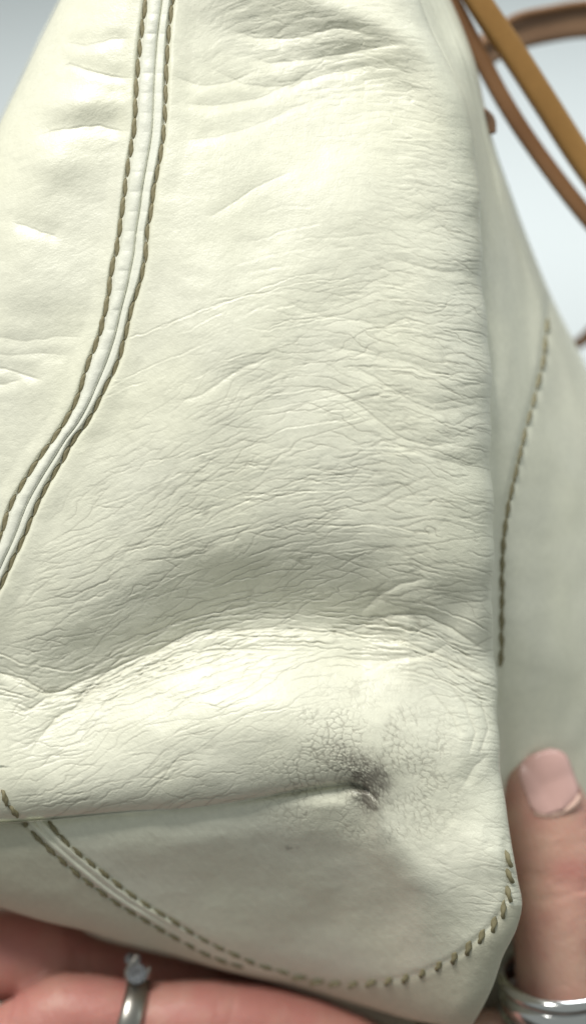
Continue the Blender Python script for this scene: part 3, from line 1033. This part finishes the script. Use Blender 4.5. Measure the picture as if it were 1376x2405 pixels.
for a_ in range(dn.shape[0]):
    for b_ in range(dn.shape[1]):
        dn[a_, b_] = on_skin(nx[a_, b_], ny[a_, b_], dn[a_, b_], 6)
nailp = W(nx, ny, dn).reshape(-1, 3)
nail_me = mesh_from('thumb_nail', np.array(nailp), grid_faces(nv, nu), M_nail)
nail = link('thumb_nail', nail_me, hand)
ea = np.linspace(-1.15, 1.15, 9)
cut = []
for q in ea:
    lx_, ly_ = math.sin(q) * cw * .98, ch * (.30 + .74 * math.cos(q) ** .6 if abs(q) < 1.57 else .3)
    px_ = cx + lx_ * math.cos(rot) - ly_ * math.sin(rot); py_ = cy + lx_ * math.sin(rot) + ly_ * math.cos(rot)
    cut.append((px_, py_, on_skin(px_, py_, dc + (db_ - dc) * .8 + 4 - 24 * math.sin(q) ** 2, -3), 9))
tube_obj('nail_fold', cut, M_lunula, hand)
mdn = nail.modifiers.new('thick', 'SOLIDIFY'); mdn.thickness = .0005; mdn.offset = -1


# ------------------------------------------------------------------ rings
def lathe(prof, centre, axis, name, mat, parent=None, n=64):
    ax = Vector(axis).normalized()
    e1 = ax.orthogonal().normalized(); e2 = ax.cross(e1)
    vs = []; m = len(prof)
    for i in range(n):
        th = 2 * math.pi * i / n
        rad = e1 * math.cos(th) + e2 * math.sin(th)
        for r, h in prof:
            vs.append(Vector(centre) + rad * r + ax * h)
    fs = [(i * m + j, i * m + (j + 1) % m, ((i + 1) % n) * m + (j + 1) % m, ((i + 1) % n) * m + j)
          for i in range(n) for j in range(m)]
    me = mesh_from(name, np.array([tuple(v) for v in vs]), np.array(fs), mat)
    return link(name, me, parent)


def band_profile(r, h, thick, n=9):
    """rounded band cross-section"""
    out = [(r + thick * math.sin(math.pi * i / (n - 1)) ** .5, -h / 2 + h * i / (n - 1)) for i in range(n)]
    return out + [(r - .0004, h / 2), (r - .0004, -h / 2)]


c_t = W(1306, 2340, -420)
ax_t = W(1309, 2450, -428) - W(1306, 2260, -420)
ax_t = ax_t / np.linalg.norm(ax_t) + FWD * .18
ax_t /= np.linalg.norm(ax_t)
tr = empty('ring', c_t)
setp(tr, 'polished silver band with grooves worn low on the thumb', 'ring')
k = 1 - (-420) * S / DIST
for off, hh, th in ((-44, 34, 14), (0, 54, 10), (46, 38, 14)):
    o = lathe(band_profile(.0109 * k, hh * S * k, th * S * k), c_t + ax_t * (off * S * k), ax_t, 'ring_band', M_silver, tr)

c_r = W(296, 2398, -426)
ax_r = W(420, 2425, -440) - W(190, 2360, -412)
ax_r /= np.linalg.norm(ax_r)
gr = empty('ring', c_r)
setp(gr, 'slim silver ring with a clear stone on the finger under the bag', 'ring')
lathe(band_profile(.0098, 62 * S, 12 * S), c_r, ax_r, 'ring_band', M_steel, gr)
# stone setting at the top of the band
top = W(322, 2283, -390)
upv = Vector(top - c_r).normalized()


def stone(centre, r, axis, name, mat, parent):
    b = bmesh.new()
    n = 10
    lev = [(.55, .42), (1, .12), (1, -.05), (.05, -.8)]
    rings = []
    for q, h in lev:
        rings.append([b.verts.new((q * r * math.cos(2 * math.pi * i / n), q * r * math.sin(2 * math.pi * i / n), h * r)) for i in range(n)])
    b.faces.new(rings[0]); b.faces.new(rings[-1][::-1])
    for A_, B_ in zip(rings[:-1], rings[1:]):
        for i in range(n):
            b.faces.new((A_[i], B_[i], B_[(i + 1) % n], A_[(i + 1) % n]))
    bmesh.ops.recalc_face_normals(b, faces=b.faces)
    b.transform(Matrix.Translation(centre) @ Vector(axis).to_track_quat('Z', 'Y').to_matrix().to_4x4())
    me = bpy.data.meshes.new(name); b.to_mesh(me); b.free(); me.materials.append(mat)
    return link(name, me, parent)


g1 = stone(Vector(W(322, 2288, -375)), 27 * S, Vector(UP * .5 - FWD), 'stone', M_gem, gr)
lathe([(22 * S, 0), (26 * S, 6 * S), (25 * S, -8 * S), (20 * S, -26 * S), (14 * S, -26 * S)], W(322, 2288, -381), UP * .5 - FWD, 'stone_setting', M_steel, gr, 24)
g2 = stone(Vector(W(312, 2254, -405)), 21 * S, Vector(UP * .8 - FWD * .6 + RIGHT * .2), 'stone', M_gem, gr)
for px, py, d0, qx, qy, d1 in ((296, 2280, -386, 326, 2240, -396), (344, 2300, -382, 352, 2270, -376), (300, 2304, -382, 296, 2280, -374)):
    tube_obj('prong', [(px, py, d0, 5), ((px + qx) / 2, (py + qy) / 2, (d0 + d1) / 2 + 4, 5), (qx, qy, d1, 3)], M_steel, gr)
